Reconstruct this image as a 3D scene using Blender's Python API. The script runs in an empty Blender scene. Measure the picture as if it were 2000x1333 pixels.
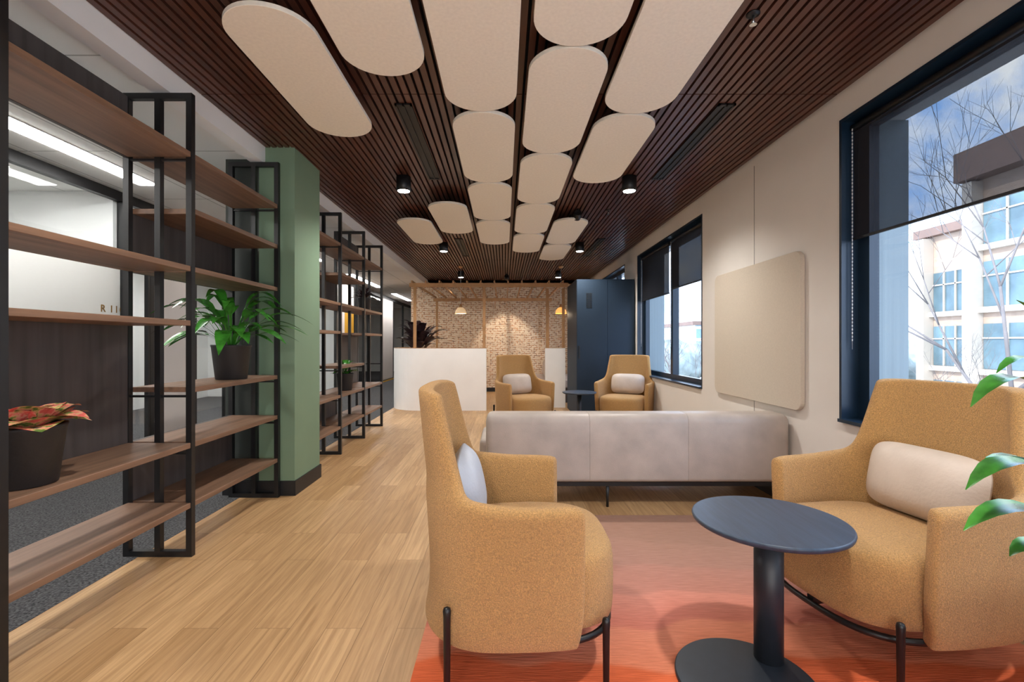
import bpy, bmesh, math, random
from mathutils import Vector, Matrix
random.seed(7)
scene=bpy.context.scene
COL=scene.collection
H=1.2; F=930.0

# ---------------------------------------------------------------- materials
def nmat(name,color=(.8,.8,.8),rough=.5,metal=0.0,spec=.5,noise=None,bump=None,emit=None,coat=0,sheen=0):
    m=bpy.data.materials.new(name); m.use_nodes=True
    nt=m.node_tree; b=nt.nodes['Principled BSDF']
    b.inputs['Base Color'].default_value=(*color,1)
    b.inputs['Roughness'].default_value=rough
    b.inputs['Metallic'].default_value=metal
    b.inputs['Specular IOR Level'].default_value=spec
    if sheen: b.inputs['Sheen Weight'].default_value=sheen
    if coat: b.inputs['Coat Weight'].default_value=coat
    tc=nt.nodes.new('ShaderNodeTexCoord')
    if noise:   # (scalevec, amount)
        sc,amt=noise
        mp=nt.nodes.new('ShaderNodeMapping'); mp.inputs['Scale'].default_value=sc
        n=nt.nodes.new('ShaderNodeTexNoise'); n.inputs['Scale'].default_value=1; n.inputs['Detail'].default_value=6
        r=nt.nodes.new('ShaderNodeValToRGB')
        r.color_ramp.elements[0].position=.3; r.color_ramp.elements[1].position=.7
        r.color_ramp.elements[0].color=(*[c*(1-amt) for c in color],1)
        r.color_ramp.elements[1].color=(*[min(1,c*(1+amt)) for c in color],1)
        nt.links.new(tc.outputs['Object'],mp.inputs[0]); nt.links.new(mp.outputs[0],n.inputs['Vector'])
        nt.links.new(n.outputs['Fac'],r.inputs[0]); nt.links.new(r.outputs[0],b.inputs['Base Color'])
    if bump:
        sc,st=bump
        n2=nt.nodes.new('ShaderNodeTexNoise'); n2.inputs['Scale'].default_value=sc; n2.inputs['Detail'].default_value=3
        bp=nt.nodes.new('ShaderNodeBump'); bp.inputs['Strength'].default_value=st; bp.inputs['Distance'].default_value=.01
        nt.links.new(tc.outputs['Object'],n2.inputs['Vector'])
        nt.links.new(n2.outputs['Fac'],bp.inputs['Height']); nt.links.new(bp.outputs[0],b.inputs['Normal'])
    if emit:
        b.inputs['Emission Color'].default_value=(*emit[0],1); b.inputs['Emission Strength'].default_value=emit[1]
    return m
def s2l(r,g,b):
    f=lambda c:(c/255/12.92 if c/255<=.04045 else ((c/255+.055)/1.055)**2.4)
    return (f(r),f(g),f(b))

M={}
M['wall']=nmat('wall_paint',s2l(229,223,216),.85,noise=((3,3,3),.02))
M['white']=nmat('white_paint',s2l(241,242,241),.8,noise=((3,3,3),.015))
M['counter']=nmat('counter_white',s2l(245,242,239),.7,noise=((4,4,4),.02))
M['pink']=nmat('pale_pink_paint',s2l(232,224,220),.8,noise=((3,3,3),.02))
M['slat']=nmat('walnut_slats',s2l(84,50,39),.36,noise=((14,.9,14),.35))
M['gapblk']=nmat('felt_black',(.003,.0025,.0025),.95,noise=((9,9,9),.3))
M['walnut']=nmat('walnut_board',s2l(128,98,78),.5,noise=((22,1.4,22),.32))
M['panelwood']=nmat('walnut_back_panel',s2l(76,69,68),.55,noise=((8,22,1.4),.25))
M['steel']=nmat('black_powdercoat',(.008,.008,.009),.42,noise=((30,30,30),.15))
M['tbase']=nmat('dark_blue_grey_powdercoat',(.016,.021,.03),.45,noise=((30,30,30),.1))
M['blackpot']=nmat('charcoal_pot',(.018,.018,.02),.55,bump=(60,.1))
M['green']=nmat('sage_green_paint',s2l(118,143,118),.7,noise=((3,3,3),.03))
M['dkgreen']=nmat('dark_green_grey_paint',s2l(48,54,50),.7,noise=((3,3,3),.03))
M['skirt']=nmat('black_skirting',(.012,.012,.014),.5,noise=((5,5,5),.2))
M['felt']=nmat('cream_felt',s2l(236,229,215),.95,noise=((60,60,60),.04),bump=(250,.08))
M['pinfelt']=nmat('greige_pin_felt',s2l(207,195,179),.95,noise=((90,90,90),.04))
M['mustard']=nmat('mustard_boucle',s2l(197,151,92),.95,noise=((230,230,230),.3),bump=(300,.9),sheen=.15)
M['leather']=nmat('taupe_leather',s2l(180,168,159),.46,noise=((5,5,5),.14),bump=(120,.1))
M['leather2']=nmat('taupe_pillow',s2l(202,187,174),.6,noise=((9,9,9),.07),bump=(90,.15))
M['bluepil']=nmat('pale_blue_grey_pillow',s2l(186,192,204),.6,noise=((9,9,9),.06),bump=(90,.15))
M['navy']=nmat('dark_blue_laminate',s2l(30,46,62),.6,spec=.3,noise=((4,4,4),.05))
M['bluefrm']=nmat('blue_black_frame',s2l(18,38,56),.35,noise=((6,6,6),.1))
M['tabletop']=nmat('charcoal_wood_top',s2l(50,64,82),.4,noise=((60,5,5),.22))
M['timber']=nmat('golden_timber',s2l(176,131,86),.55,noise=((9,9,9),.15))
M['soil']=nmat('soil',(.03,.02,.012),1,noise=((80,80,80),.5),bump=(80,.8))
M['leaf']=nmat('green_leaf',s2l(56,124,40),.26,noise=((18,18,18),.45))
M['leafdk']=nmat('dark_burgundy_leaf',s2l(58,42,46),.4,noise=((12,12,12),.4))
M['yellow']=nmat('yellow_paint',s2l(214,160,40),.6,noise=((3,3,3),.05))
M['reveal']=nmat('grey_blue_cladding',s2l(132,144,148),.6,noise=((40,.5,.5),.08))
M['lens']=nmat('lamp_lens',(1,1,1),.5,emit=((1,.95,.88),40))
M['strip']=nmat('linear_light_diffuser',(1,1,1),.5,emit=((1,.98,.95),30))
M['gold']=nmat('gold_lettering',s2l(150,112,50),.4,metal=.2,noise=((9,9,9),.05))
M['grille']=nmat('black_grille',(.006,.006,.006),.5,noise=((9,9,9),.2))
M['chrome']=nmat('chrome',(.6,.6,.6),.2,metal=1,noise=((9,9,9),.05))
M['orange']=nmat('amber_glass',s2l(226,128,50),.3,emit=((1,.45,.12),1.0),noise=((9,9,9),.1))
M['amber2']=nmat('cream_amber_glass',s2l(224,188,140),.3,emit=((1,.7,.4),.4),noise=((9,9,9),.1))
M['chain']=nmat('white_bead_chain',(.7,.7,.7),.4,noise=((9,9,9),.05))
M['bark']=nmat('pale_bark',s2l(118,110,106),.9,noise=((2,2,2),.2))
M['conc']=nmat('pale_beige_concrete',s2l(196,184,168),.9,noise=((.6,.6,.6),.06))
M['brick']=nmat('soft_tan_brick',s2l(176,152,132),.9,noise=((2,2,6),.1))
M['bglass']=nmat('blue_grey_glazing',s2l(96,118,124),.3,noise=((.5,.5,.5),.45))
M['brownroof']=nmat('brown_fascia',s2l(126,102,90),.8,noise=((.6,.6,.6),.1))
M['ground']=nmat('pale_ground',s2l(176,178,178),.95,noise=((.15,.15,.15),.2))
M['hedge']=nmat('pale_treeline',s2l(146,156,152),.95,noise=((.7,.7,.7),.4))

def mat_glass():
    m=bpy.data.materials.new('clear_glass'); m.use_nodes=True; nt=m.node_tree; nt.nodes.clear()
    o=nt.nodes.new('ShaderNodeOutputMaterial'); mx=nt.nodes.new('ShaderNodeMixShader'); t=nt.nodes.new('ShaderNodeBsdfTransparent'); g=nt.nodes.new('ShaderNodeBsdfGlossy')
    g.inputs['Roughness'].default_value=.02; t.inputs[0].default_value=(.97,.98,.98,1)
    mx.inputs[0].default_value=.04
    nt.links.new(t.outputs[0],mx.inputs[1]); nt.links.new(g.outputs[0],mx.inputs[2]); nt.links.new(mx.outputs[0],o.inputs[0]); return m
M['glass']=mat_glass()
def mat_frost():
    m=bpy.data.materials.new('frosted_film'); m.use_nodes=True; nt=m.node_tree; nt.nodes.clear()
    o=nt.nodes.new('ShaderNodeOutputMaterial'); mx=nt.nodes.new('ShaderNodeMixShader'); t=nt.nodes.new('ShaderNodeBsdfTranslucent'); g=nt.nodes.new('ShaderNodeBsdfDiffuse')
    g.inputs[0].default_value=(.9,.9,.88,1); t.inputs[0].default_value=(.9,.9,.88,1); mx.inputs[0].default_value=.6
    nt.links.new(t.outputs[0],mx.inputs[1]); nt.links.new(g.outputs[0],mx.inputs[2]); nt.links.new(mx.outputs[0],o.inputs[0]); return m
M['frost']=mat_frost()
def mat_blind(fac):
    m=bpy.data.materials.new('screen_blind_fabric'); m.use_nodes=True; nt=m.node_tree; nt.nodes.clear()
    o=nt.nodes.new('ShaderNodeOutputMaterial'); mx=nt.nodes.new('ShaderNodeMixShader'); t=nt.nodes.new('ShaderNodeBsdfTransparent'); g=nt.nodes.new('ShaderNodeBsdfDiffuse')
    t.inputs[0].default_value=(.95,.97,1,1)
    tc=nt.nodes.new('ShaderNodeTexCoord'); n=nt.nodes.new('ShaderNodeTexNoise'); n.inputs['Scale'].default_value=300
    r=nt.nodes.new('ShaderNodeValToRGB'); r.color_ramp.elements[0].color=(.018,.019,.025,1); r.color_ramp.elements[1].color=(.045,.047,.056,1)
    nt.links.new(tc.outputs['Object'],n.inputs[0]); nt.links.new(n.outputs[0],r.inputs[0]); nt.links.new(r.outputs[0],g.inputs[0])
    mx.inputs[0].default_value=fac
    nt.links.new(t.outputs[0],mx.inputs[1]); nt.links.new(g.outputs[0],mx.inputs[2]); nt.links.new(mx.outputs[0],o.inputs[0]); return m
M['blind']=mat_blind(.875)
M['blind2']=mat_blind(.985)

def swz(nt,order):
    tc=nt.nodes.new('ShaderNodeTexCoord'); sp=nt.nodes.new('ShaderNodeSeparateXYZ'); cb=nt.nodes.new('ShaderNodeCombineXYZ')
    nt.links.new(tc.outputs['Object'],sp.inputs[0])
    for i,c in enumerate(order):
        if c is not None: nt.links.new(sp.outputs[c],cb.inputs[i])
    return cb.outputs[0]
def mat_floor():
    m=bpy.data.materials.new('oak_planks'); m.use_nodes=True; nt=m.node_tree; b=nt.nodes['Principled BSDF']
    v=swz(nt,(1,0,None))
    br=nt.nodes.new('ShaderNodeTexBrick'); br.offset=.37; br.inputs['Scale'].default_value=1
    br.inputs['Brick Width'].default_value=1.0; br.inputs['Row Height'].default_value=.15; br.inputs['Mortar Size'].default_value=.0011
    br.inputs['Color1'].default_value=(*s2l(204,168,124),1); br.inputs['Color2'].default_value=(*s2l(178,141,98),1); br.inputs['Mortar'].default_value=(*s2l(136,104,70),1)
    nt.links.new(v,br.inputs['Vector'])
    mp=nt.nodes.new('ShaderNodeMapping'); mp.inputs['Scale'].default_value=(2.2,46,1); nt.links.new(v,mp.inputs[0])
    n=nt.nodes.new('ShaderNodeTexNoise'); n.inputs['Scale'].default_value=1; n.inputs['Detail'].default_value=9; n.inputs['Roughness'].default_value=.6; n.inputs['Distortion'].default_value=.9
    va=nt.nodes.new('ShaderNodeVectorMath'); va.operation='MULTIPLY_ADD'; va.inputs[1].default_value=(30,30,30)
    nt.links.new(br.outputs['Color'],va.inputs[0]); nt.links.new(mp.outputs[0],va.inputs[2]); nt.links.new(va.outputs[0],n.inputs['Vector'])
    r=nt.nodes.new('ShaderNodeValToRGB'); r.color_ramp.elements[0].position=.3; r.color_ramp.elements[0].color=(.68,.61,.54,1)
    r.color_ramp.elements[1].position=.62; r.color_ramp.elements[1].color=(1.04,1.02,1,1)
    nt.links.new(n.outputs['Fac'],r.inputs[0])
    mx=nt.nodes.new('ShaderNodeMixRGB'); mx.blend_type='MULTIPLY'; mx.inputs[0].default_value=1
    nt.links.new(br.outputs['Color'],mx.inputs[1]); nt.links.new(r.outputs[0],mx.inputs[2]); nt.links.new(mx.outputs[0],b.inputs['Base Color'])
    b.inputs['Roughness'].default_value=.42; b.inputs['Specular IOR Level'].default_value=.35
    return m
M['floor']=mat_floor()
def mat_grid(name,order,w,h,mort,c1,c2,cm,rough=.8,off=0):
    m=bpy.data.materials.new(name); m.use_nodes=True; nt=m.node_tree; b=nt.nodes['Principled BSDF']
    v=swz(nt,order); br=nt.nodes.new('ShaderNodeTexBrick'); br.offset=off; br.inputs['Scale'].default_value=1
    br.inputs['Brick Width'].default_value=w; br.inputs['Row Height'].default_value=h; br.inputs['Mortar Size'].default_value=mort
    br.inputs['Color1'].default_value=(*c1,1); br.inputs['Color2'].default_value=(*c2,1); br.inputs['Mortar'].default_value=(*cm,1)
    nt.links.new(v,br.inputs['Vector']); nt.links.new(br.outputs['Color'],b.inputs['Base Color']); b.inputs['Roughness'].default_value=rough
    return m
M['tile']=mat_grid('ceiling_tiles',(1,0,None),1.2,.6,.006,s2l(242,241,238),s2l(238,237,234),s2l(185,183,180))
M['facade2']=mat_grid('glazed_facade_side',(0,2,None),2.0,1.9,.25,s2l(120,150,170),s2l(160,180,190),s2l(215,210,202),.3)
M['carpet']=nmat('grey_carpet',s2l(86,86,88),.98,noise=((90,90,90),.85),bump=(300,.8))
def mat_rug():
    m=bpy.data.materials.new('banded_rug'); m.use_nodes=True; nt=m.node_tree; b=nt.nodes['Principled BSDF']
    tc=nt.nodes.new('ShaderNodeTexCoord'); sp=nt.nodes.new('ShaderNodeSeparateXYZ'); nt.links.new(tc.outputs['Object'],sp.inputs[0])
    mp=nt.nodes.new('ShaderNodeMapping'); mp.inputs['Scale'].default_value=(1.2,.3,1); nt.links.new(tc.outputs['Object'],mp.inputs[0])
    n=nt.nodes.new('ShaderNodeTexNoise'); n.inputs['Scale'].default_value=1.5; n.inputs['Detail'].default_value=1; nt.links.new(mp.outputs[0],n.inputs['Vector'])
    ma=nt.nodes.new('ShaderNodeMath'); ma.operation='MULTIPLY_ADD'; ma.inputs[1].default_value=.45; nt.links.new(n.outputs['Fac'],ma.inputs[0]); nt.links.new(sp.outputs[1],ma.inputs[2])
    mr=nt.nodes.new('ShaderNodeMapRange'); mr.inputs['From Min'].default_value=.975; mr.inputs['From Max'].default_value=3.575; nt.links.new(ma.outputs[0],mr.inputs[0])
    r=nt.nodes.new('ShaderNodeValToRGB'); cr=r.color_ramp; cr.interpolation='LINEAR'
    bands=[(0,(172,60,30)),(.28,(194,74,40)),(.29,(214,96,56)),(.39,(220,110,70)),(.40,(228,138,104)),(.48,(224,144,116)),(.49,(204,124,106)),(.57,(212,144,126)),(.58,(192,134,118)),(.67,(188,138,122)),(.68,(180,136,120)),(.79,(176,136,118)),(.80,(170,132,114)),(1,(160,124,106))]
    cr.elements[0].position=0; cr.elements[0].color=(*s2l(*bands[0][1]),1); cr.elements[1].position=1; cr.elements[1].color=(*s2l(*bands[-1][1]),1)
    for p,c in bands[1:-1]:
        e=cr.elements.new(p); e.color=(*s2l(*c),1)
    nt.links.new(mr.outputs[0],r.inputs[0])
    n3=nt.nodes.new('ShaderNodeTexNoise'); n3.inputs['Scale'].default_value=1; n3.inputs['Detail'].default_value=4
    mp3=nt.nodes.new('ShaderNodeMapping'); mp3.inputs['Scale'].default_value=(12,160,12); nt.links.new(tc.outputs['Object'],mp3.inputs[0]); nt.links.new(mp3.outputs[0],n3.inputs['Vector'])
    r3=nt.nodes.new('ShaderNodeValToRGB'); r3.color_ramp.elements[0].position=.25; r3.color_ramp.elements[0].color=(.78,.75,.73,1); r3.color_ramp.elements[1].position=.7
    nt.links.new(n3.outputs['Fac'],r3.inputs[0])
    mx=nt.nodes.new('ShaderNodeMixRGB'); mx.blend_type='MULTIPLY'; mx.inputs[0].default_value=1
    nt.links.new(r.outputs[0],mx.inputs[1]); nt.links.new(r3.outputs[0],mx.inputs[2]); nt.links.new(mx.outputs[0],b.inputs['Base Color'])
    b.inputs['Roughness'].default_value=1; b.inputs['Specular IOR Level'].default_value=.1
    bp=nt.nodes.new('ShaderNodeBump'); bp.inputs['Strength'].default_value=.5; bp.inputs['Distance'].default_value=.01; nt.links.new(n3.outputs['Fac'],bp.inputs['Height']); nt.links.new(bp.outputs[0],b.inputs['Normal'])
    return m
M['rug']=mat_rug()
def mat_wallpaper():
    m=bpy.data.materials.new('stacked_block_wallpaper'); m.use_nodes=True; nt=m.node_tree; b=nt.nodes['Principled BSDF']
    v=swz(nt,(0,2,None))
    n0=nt.nodes.new('ShaderNodeTexNoise'); n0.inputs['Scale'].default_value=2.2
    nt.links.new(v,n0.inputs['Vector'])
    va=nt.nodes.new('ShaderNodeVectorMath'); va.operation='MULTIPLY_ADD'; va.inputs[1].default_value=(.1,.10,0); nt.links.new(n0.outputs['Color'],va.inputs[0]); nt.links.new(v,va.inputs[2])
    br=nt.nodes.new('ShaderNodeTexBrick'); br.offset=.43; br.inputs['Scale'].default_value=1
    br.inputs['Brick Width'].default_value=.12; br.inputs['Row Height'].default_value=.05; br.inputs['Mortar Size'].default_value=.008; br.inputs['Mortar Smooth'].default_value=.3
    br.inputs['Color1'].default_value=(*s2l(226,208,184),1); br.inputs['Color2'].default_value=(*s2l(210,186,158),1); br.inputs['Bias'].default_value=-.2
    nt.links.new(va.outputs[0],br.inputs['Vector'])
    n=nt.nodes.new('ShaderNodeTexNoise'); n.inputs['Scale'].default_value=14; n.inputs['Detail'].default_value=1
    nt.links.new(v,n.inputs['Vector'])
    r=nt.nodes.new('ShaderNodeValToRGB'); r.color_ramp.interpolation='CONSTANT'; cr=r.color_ramp
    cr.elements[0].position=0; cr.elements[0].color=(*s2l(124,88,66),1)
    cr.elements[1].position=.42; cr.elements[1].color=(*s2l(204,138,90),1)
    e=cr.elements.new(.48); e.color=(*s2l(164,116,84),1)
    e=cr.elements.new(.53); e.color=(*s2l(216,194,168),1)
    nt.links.new(n.outputs['Fac'],r.inputs[0]); nt.links.new(r.outputs[0],br.inputs['Mortar'])
    nt.links.new(br.outputs['Color'],b.inputs['Base Color'])
    b.inputs['Roughness'].default_value=.9; return m
M['paper']=mat_wallpaper()
def mat_aglao():
    m=nmat('pink_variegated_leaf',(.5,.2,.15),.35); nt=m.node_tree; b=nt.nodes['Principled BSDF']
    tc=nt.nodes.new('ShaderNodeTexCoord'); n=nt.nodes.new('ShaderNodeTexNoise'); n.inputs['Scale'].default_value=30; n.inputs['Detail'].default_value=4
    r=nt.nodes.new('ShaderNodeValToRGB'); cr=r.color_ramp; cr.elements[0].position=.4; cr.elements[0].color=(*s2l(92,132,60),1); cr.elements[1].position=.52; cr.elements[1].color=(*s2l(244,176,154),1)
    e=cr.elements.new(.46); e.color=(*s2l(220,192,120),1); e=cr.elements.new(.6); e.color=(*s2l(232,106,98),1)
    nt.links.new(tc.outputs['Object'],n.inputs[0]); nt.links.new(n.outputs[0],r.inputs[0]); nt.links.new(r.outputs[0],b.inputs['Base Color']); return m
M['aglao']=mat_aglao()

# ---------------------------------------------------------------- mesh builder
class B:
    def __init__(s): s.bm=bmesh.new(); s.mi=0
    def box(s,x0,x1,y0,y1,z0,z1):
        v=[s.bm.verts.new(p) for p in [(x0,y0,z0),(x1,y0,z0),(x1,y1,z0),(x0,y1,z0),(x0,y0,z1),(x1,y0,z1),(x1,y1,z1),(x0,y1,z1)]]
        for f in [(0,3,2,1),(4,5,6,7),(0,1,5,4),(1,2,6,5),(2,3,7,6),(3,0,4,7)]:
            fc=s.bm.faces.new([v[i] for i in f]); fc.material_index=s.mi
        return s
    def tube(s,p0,p1,r0,r1=None,n=16,smooth=True):
        p0=Vector(p0);p1=Vector(p1); r1=r0 if r1 is None else r1
        d=(p1-p0).normalized(); a=d.orthogonal().normalized(); b=d.cross(a)
        A=[];C=[]
        for i in range(n):
            t=2*math.pi*i/n; o=a*math.cos(t)+b*math.sin(t)
            A.append(s.bm.verts.new(p0+o*r0)); C.append(s.bm.verts.new(p1+o*r1))
        for i in range(n):
            f=s.bm.faces.new([A[i],A[(i+1)%n],C[(i+1)%n],C[i]]); f.smooth=smooth; f.material_index=s.mi
        f=s.bm.faces.new(A[::-1]); f.material_index=s.mi
        f=s.bm.faces.new(C); f.material_index=s.mi
        return s
    def loop(s,pts,z,r,n=10):
        N=len(pts); R=[]
        for i in range(N):
            p=Vector((*pts[i],z)); d=Vector((*pts[(i+1)%N],z))-Vector((*pts[i-1],z)); d.normalize(); o=Vector((d.y,-d.x,0))
            R.append([s.bm.verts.new(p+o*r*math.cos(2*math.pi*k/n)+Vector((0,0,r*math.sin(2*math.pi*k/n)))) for k in range(n)])
        for i in range(N):
            a=R[i];b=R[(i+1)%N]
            for k in range(n):
                f=s.bm.faces.new([a[k],a[(k+1)%n],b[(k+1)%n],b[k]]); f.smooth=True
        return s
    def lathe(s,prof,n=32,c=(0,0,0),capb=True,capt=True):
        rings=[]
        for r,z in prof:
            rings.append([s.bm.verts.new((c[0]+r*math.cos(2*math.pi*i/n),c[1]+r*math.sin(2*math.pi*i/n),c[2]+z)) for i in range(n)])
        for a,b in zip(rings,rings[1:]):
            for i in range(n):
                f=s.bm.faces.new([a[i],a[(i+1)%n],b[(i+1)%n],b[i]]); f.smooth=True; f.material_index=s.mi
        if capb: s.bm.faces.new(rings[0][::-1]).material_index=s.mi
        if capt: s.bm.faces.new(rings[-1]).material_index=s.mi
        return s
    def rings(s,rings,cap=True,smooth=True):
        R=[[s.bm.verts.new(p) for p in r] for r in rings]; n=len(R[0])
        for a,b in zip(R,R[1:]):
            for i in range(n):
                f=s.bm.faces.new([a[i],a[(i+1)%n],b[(i+1)%n],b[i]]); f.smooth=smooth; f.material_index=s.mi
        if cap:
            f=s.bm.faces.new(R[0][::-1]); f.smooth=smooth; f=s.bm.faces.new(R[-1]); f.smooth=smooth
        return s
    def prism(s,pts,z0,z1,smooth=False):
        return s.rings([[(x,y,z0) for x,y in pts],[(x,y,z1) for x,y in pts]],smooth=smooth)
    def leaf(s,p0,p1,p2,w,stem=.25,n=14,fold=.18):
        p0=Vector(p0);p1=Vector(p1);p2=Vector(p2); prev=None
        for i in range(n+1):
            t=i/n
            c=p0*(1-t)**2+p1*2*t*(1-t)+p2*t*t
            d=((p1-p0)*(1-t)+(p2-p1)*t).normalized()
            side=d.cross(Vector((0,0,1)))
            if side.length<.05: side=Vector((1,0,0))
            side.normalize(); up=side.cross(d).normalized()
            if t<stem: ww=.004
            else:
                u=(t-stem)/(1-stem); ww=max(.0015,w*.5*math.sin(math.pi*min(1,u**.75))**.85) if u<1 else .0012
            a=s.bm.verts.new(c+side*ww+up*ww*fold); m=s.bm.verts.new(c); b=s.bm.verts.new(c-side*ww+up*ww*fold)
            if prev:
                for q in ([prev[0],prev[1],m,a],[prev[1],prev[2],b,m]):
                    f=s.bm.faces.new(q); f.smooth=True; f.material_index=s.mi
            prev=(a,m,b)
        return s
    def mesh(s,name,*mats):
        bmesh.ops.recalc_face_normals(s.bm,faces=s.bm.faces)
        me=bpy.data.meshes.new(name); s.bm.to_mesh(me); s.bm.free()
        for m in mats: me.materials.append(M[m])
        return me
def obj(name,me,parent=None,loc=(0,0,0),rot=(0,0,0)):
    o=bpy.data.objects.new(name,me); COL.objects.link(o); o.location=loc; o.rotation_euler=rot
    if parent: o.parent=parent
    return o
def tag(o,label,cat,group=None):
    o['label']=label; o['category']=cat
    if group: o['group']=group
    return o
def struct(o): o['kind']='structure'; return o
def empty(name,loc,label,cat,group=None,rotz=0):
    e=obj(name,None,None,loc,(0,0,rotz)); e.empty_display_size=.1; return tag(e,label,cat,group)
def bevel(o,w,seg=3):
    m=o.modifiers.new('bevel','BEVEL'); m.width=w; m.segments=seg; m.limit_method='ANGLE'; return o
def subs(o,n=2):
    m=o.modifiers.new('sub','SUBSURF'); m.levels=n; m.render_levels=n; return o

CZ=2.736; WX=2.1; Y0=-2.0; YB=11.7; YE=20
# ---------------------------------------------------------------- room shell
struct(obj('floor',B().box(-2.05,WX,Y0,YE,-.1,0).mesh('floor','floor')))
struct(obj('floor',B().box(-6.6,-2.05,Y0,YE,-.1,0.002).mesh('floor_carpet','carpet')))
b=B(); pitch=.05; x=-1.88+.006
seams=[Y0,0,2.94,5.9,8.85,YB]
while x+.034<WX:
    for a,c in zip(seams,seams[1:]): b.box(x,x+.034,a+.004,c-.004,CZ,CZ+.03)
    x+=pitch
b.mi=1; b.box(-1.88,WX,Y0,YB,CZ+.045,CZ+.1)
struct(obj('ceiling',b.mesh('ceiling','slat','gapblk')))
struct(obj('ceiling',B().box(-6.6,-1.98,Y0,YE,2.65,2.75).box(-1.98,WX,YB,YE,2.65,2.75).mesh('ceiling_tiles','tile')))
struct(obj('ceiling',B().box(-6.8,2.6,Y0-.2,YE+.2,2.86,3.0).mesh('sun_block_slab','white')))  # unseen slab added above the ceilings to keep the sun out
struct(obj('trim_1',B().box(-1.98,-1.88,Y0,YB,2.61,2.86).mesh('bulkhead','white')))
wins=[(-1.8,.1,.71,2.59),(.2,2.98,.71,2.59),(5.05,7.51,.71,2.57),(8.3,10.2,.71,2.57)]
b=B(); ys=Y0
for (a,c,z0,z1) in wins:
    b.box(WX,2.5,ys,a,0,2.86); b.box(WX,2.5,a,c,0,z0); b.box(WX,2.5,a,c,z1,2.86); ys=c
b.box(WX,2.5,ys,YE,0,2.86)
struct(obj('wall_right',b.mesh('wall_right','wall')))
struct(obj('trim_2',B().box(WX-.0015,WX,3.998,4.002,0,CZ-.05).mesh('wall_joint','skirt')))
struct(obj('baseboard_right',B().box(WX-.012,WX,Y0,7.55,0,.1).mesh('bb','skirt')))
struct(obj('wall_back',B().box(-6.6,2.5,Y0-.15,Y0,0,2.86).mesh('wb','wall')))
struct(obj('wall_front',B().box(-6.6,2.5,YE,YE+.15,0,2.86).mesh('wf','white')))
struct(obj('wall_front',B().box(-2.29,WX,YB,YB+.12,0,CZ+.1).mesh('wallpaper_wall','paper')))
struct(obj('baseboard_front',B().box(-2.29,WX,YB-.015,YB,0,.1).mesh('bbf','skirt')))
struct(obj('wall_left',B().box(-6.75,-6.6,Y0,YE,0,2.86).mesh('wl','white')))

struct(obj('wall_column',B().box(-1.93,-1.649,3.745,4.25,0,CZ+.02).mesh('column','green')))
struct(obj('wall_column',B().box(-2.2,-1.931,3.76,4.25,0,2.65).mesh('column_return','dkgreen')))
struct(obj('baseboard_column',B().box(-2.212,-1.637,3.733,4.262,0,.115).mesh('bbc','skirt')))

# ---------------------------------------------------------------- windows
for i,(a,c,z0,z1) in enumerate(wins):
    b=B()
    b.box(WX-.004,2.26,a,a+.02,z0,z1).box(WX-.004,2.26,c-.02,c,z0,z1).box(WX-.004,2.26,a+.02,c-.02,z1-.02,z1).box(WX-.03,2.26,a+.02,c-.02,z0,z0+.02)
    fx0,fx1=2.2,2.26; w=.06
    b.box(fx0,fx1,a+.02,a+.02+w,z0+.02,z1-.02).box(fx0,fx1,c-.02-.09,c-.02,z0+.02,z1-.02)
    b.box(fx0,fx1,a+.08,c-.11,z1-.08,z1-.02).box(fx0,fx1,a+.08,c-.11,z0+.02,z0+.08)
    mid={0:-.8,1:1.45,2:6.2,3:9.2}[i]
    b.box(fx0-.02,fx1,mid-.04,mid+.04,z0+.08,z1-.08)
    w_=struct(obj('window_%d'%(i+1),b.mesh('window','bluefrm')))
    obj('glass',B().box(2.225,2.231,a+.08,c-.1,z0+.08,z1-.08).mesh('glass','glass'),w_)
    e=B().box(2.262,2.52,c-.012,c,z0,z1).box(2.262,2.52,a,a+.012,z0,z1).box(2.262,2.56,a,c,z0-.02,z0+.01)
    obj('outer_reveal',e.mesh('outer_reveal','reveal'),w_)
def blind(y0,y1,ztop,zbot,mat,label):
    e=empty('roller_blind',(2.165,(y0+y1)/2,zbot),label,'blind')
    h=(y1-y0)/2; ht=ztop-zbot
    bm=B(); v=[bm.bm.verts.new(p) for p in ((0,-h,0),(0,h,0),(0,h,ht-.02),(0,-h,ht-.02))]; bm.bm.faces.new(v)
    obj('blind_fabric',bm.mesh('blind_fabric',mat),e)
    obj('bottom_bar',B().box(-.006,.006,-h,h,-.015,0).mesh('bottom_bar','steel'),e)
    obj('roller',B().tube((0,-h,ht-.03),(0,h,ht-.03),.022).mesh('roller','steel'),e)
    b=B()
    for k in range(60): b.tube((-.02,h-.015,ht-.04-k*.022),(-.02,h-.015,ht-.052-k*.022),.0035,n=6)
    b.tube((-.02,h-.015,ht-.04),(-.02,h-.015,ht-1.4),.0012,n=5)
    obj('bead_chain',b.mesh('bead_chain','chain'),e)
blind(.24,2.95,2.56,1.85,'blind','semi-transparent dark screen roller blind half lowered over the large window')
blind(5.09,6.15,2.54,1.9,'blind2','dark grey roller blind partly lowered over the window')
blind(6.25,7.47,2.54,1.86,'blind2','dark grey roller blind partly lowered over the window')

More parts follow.
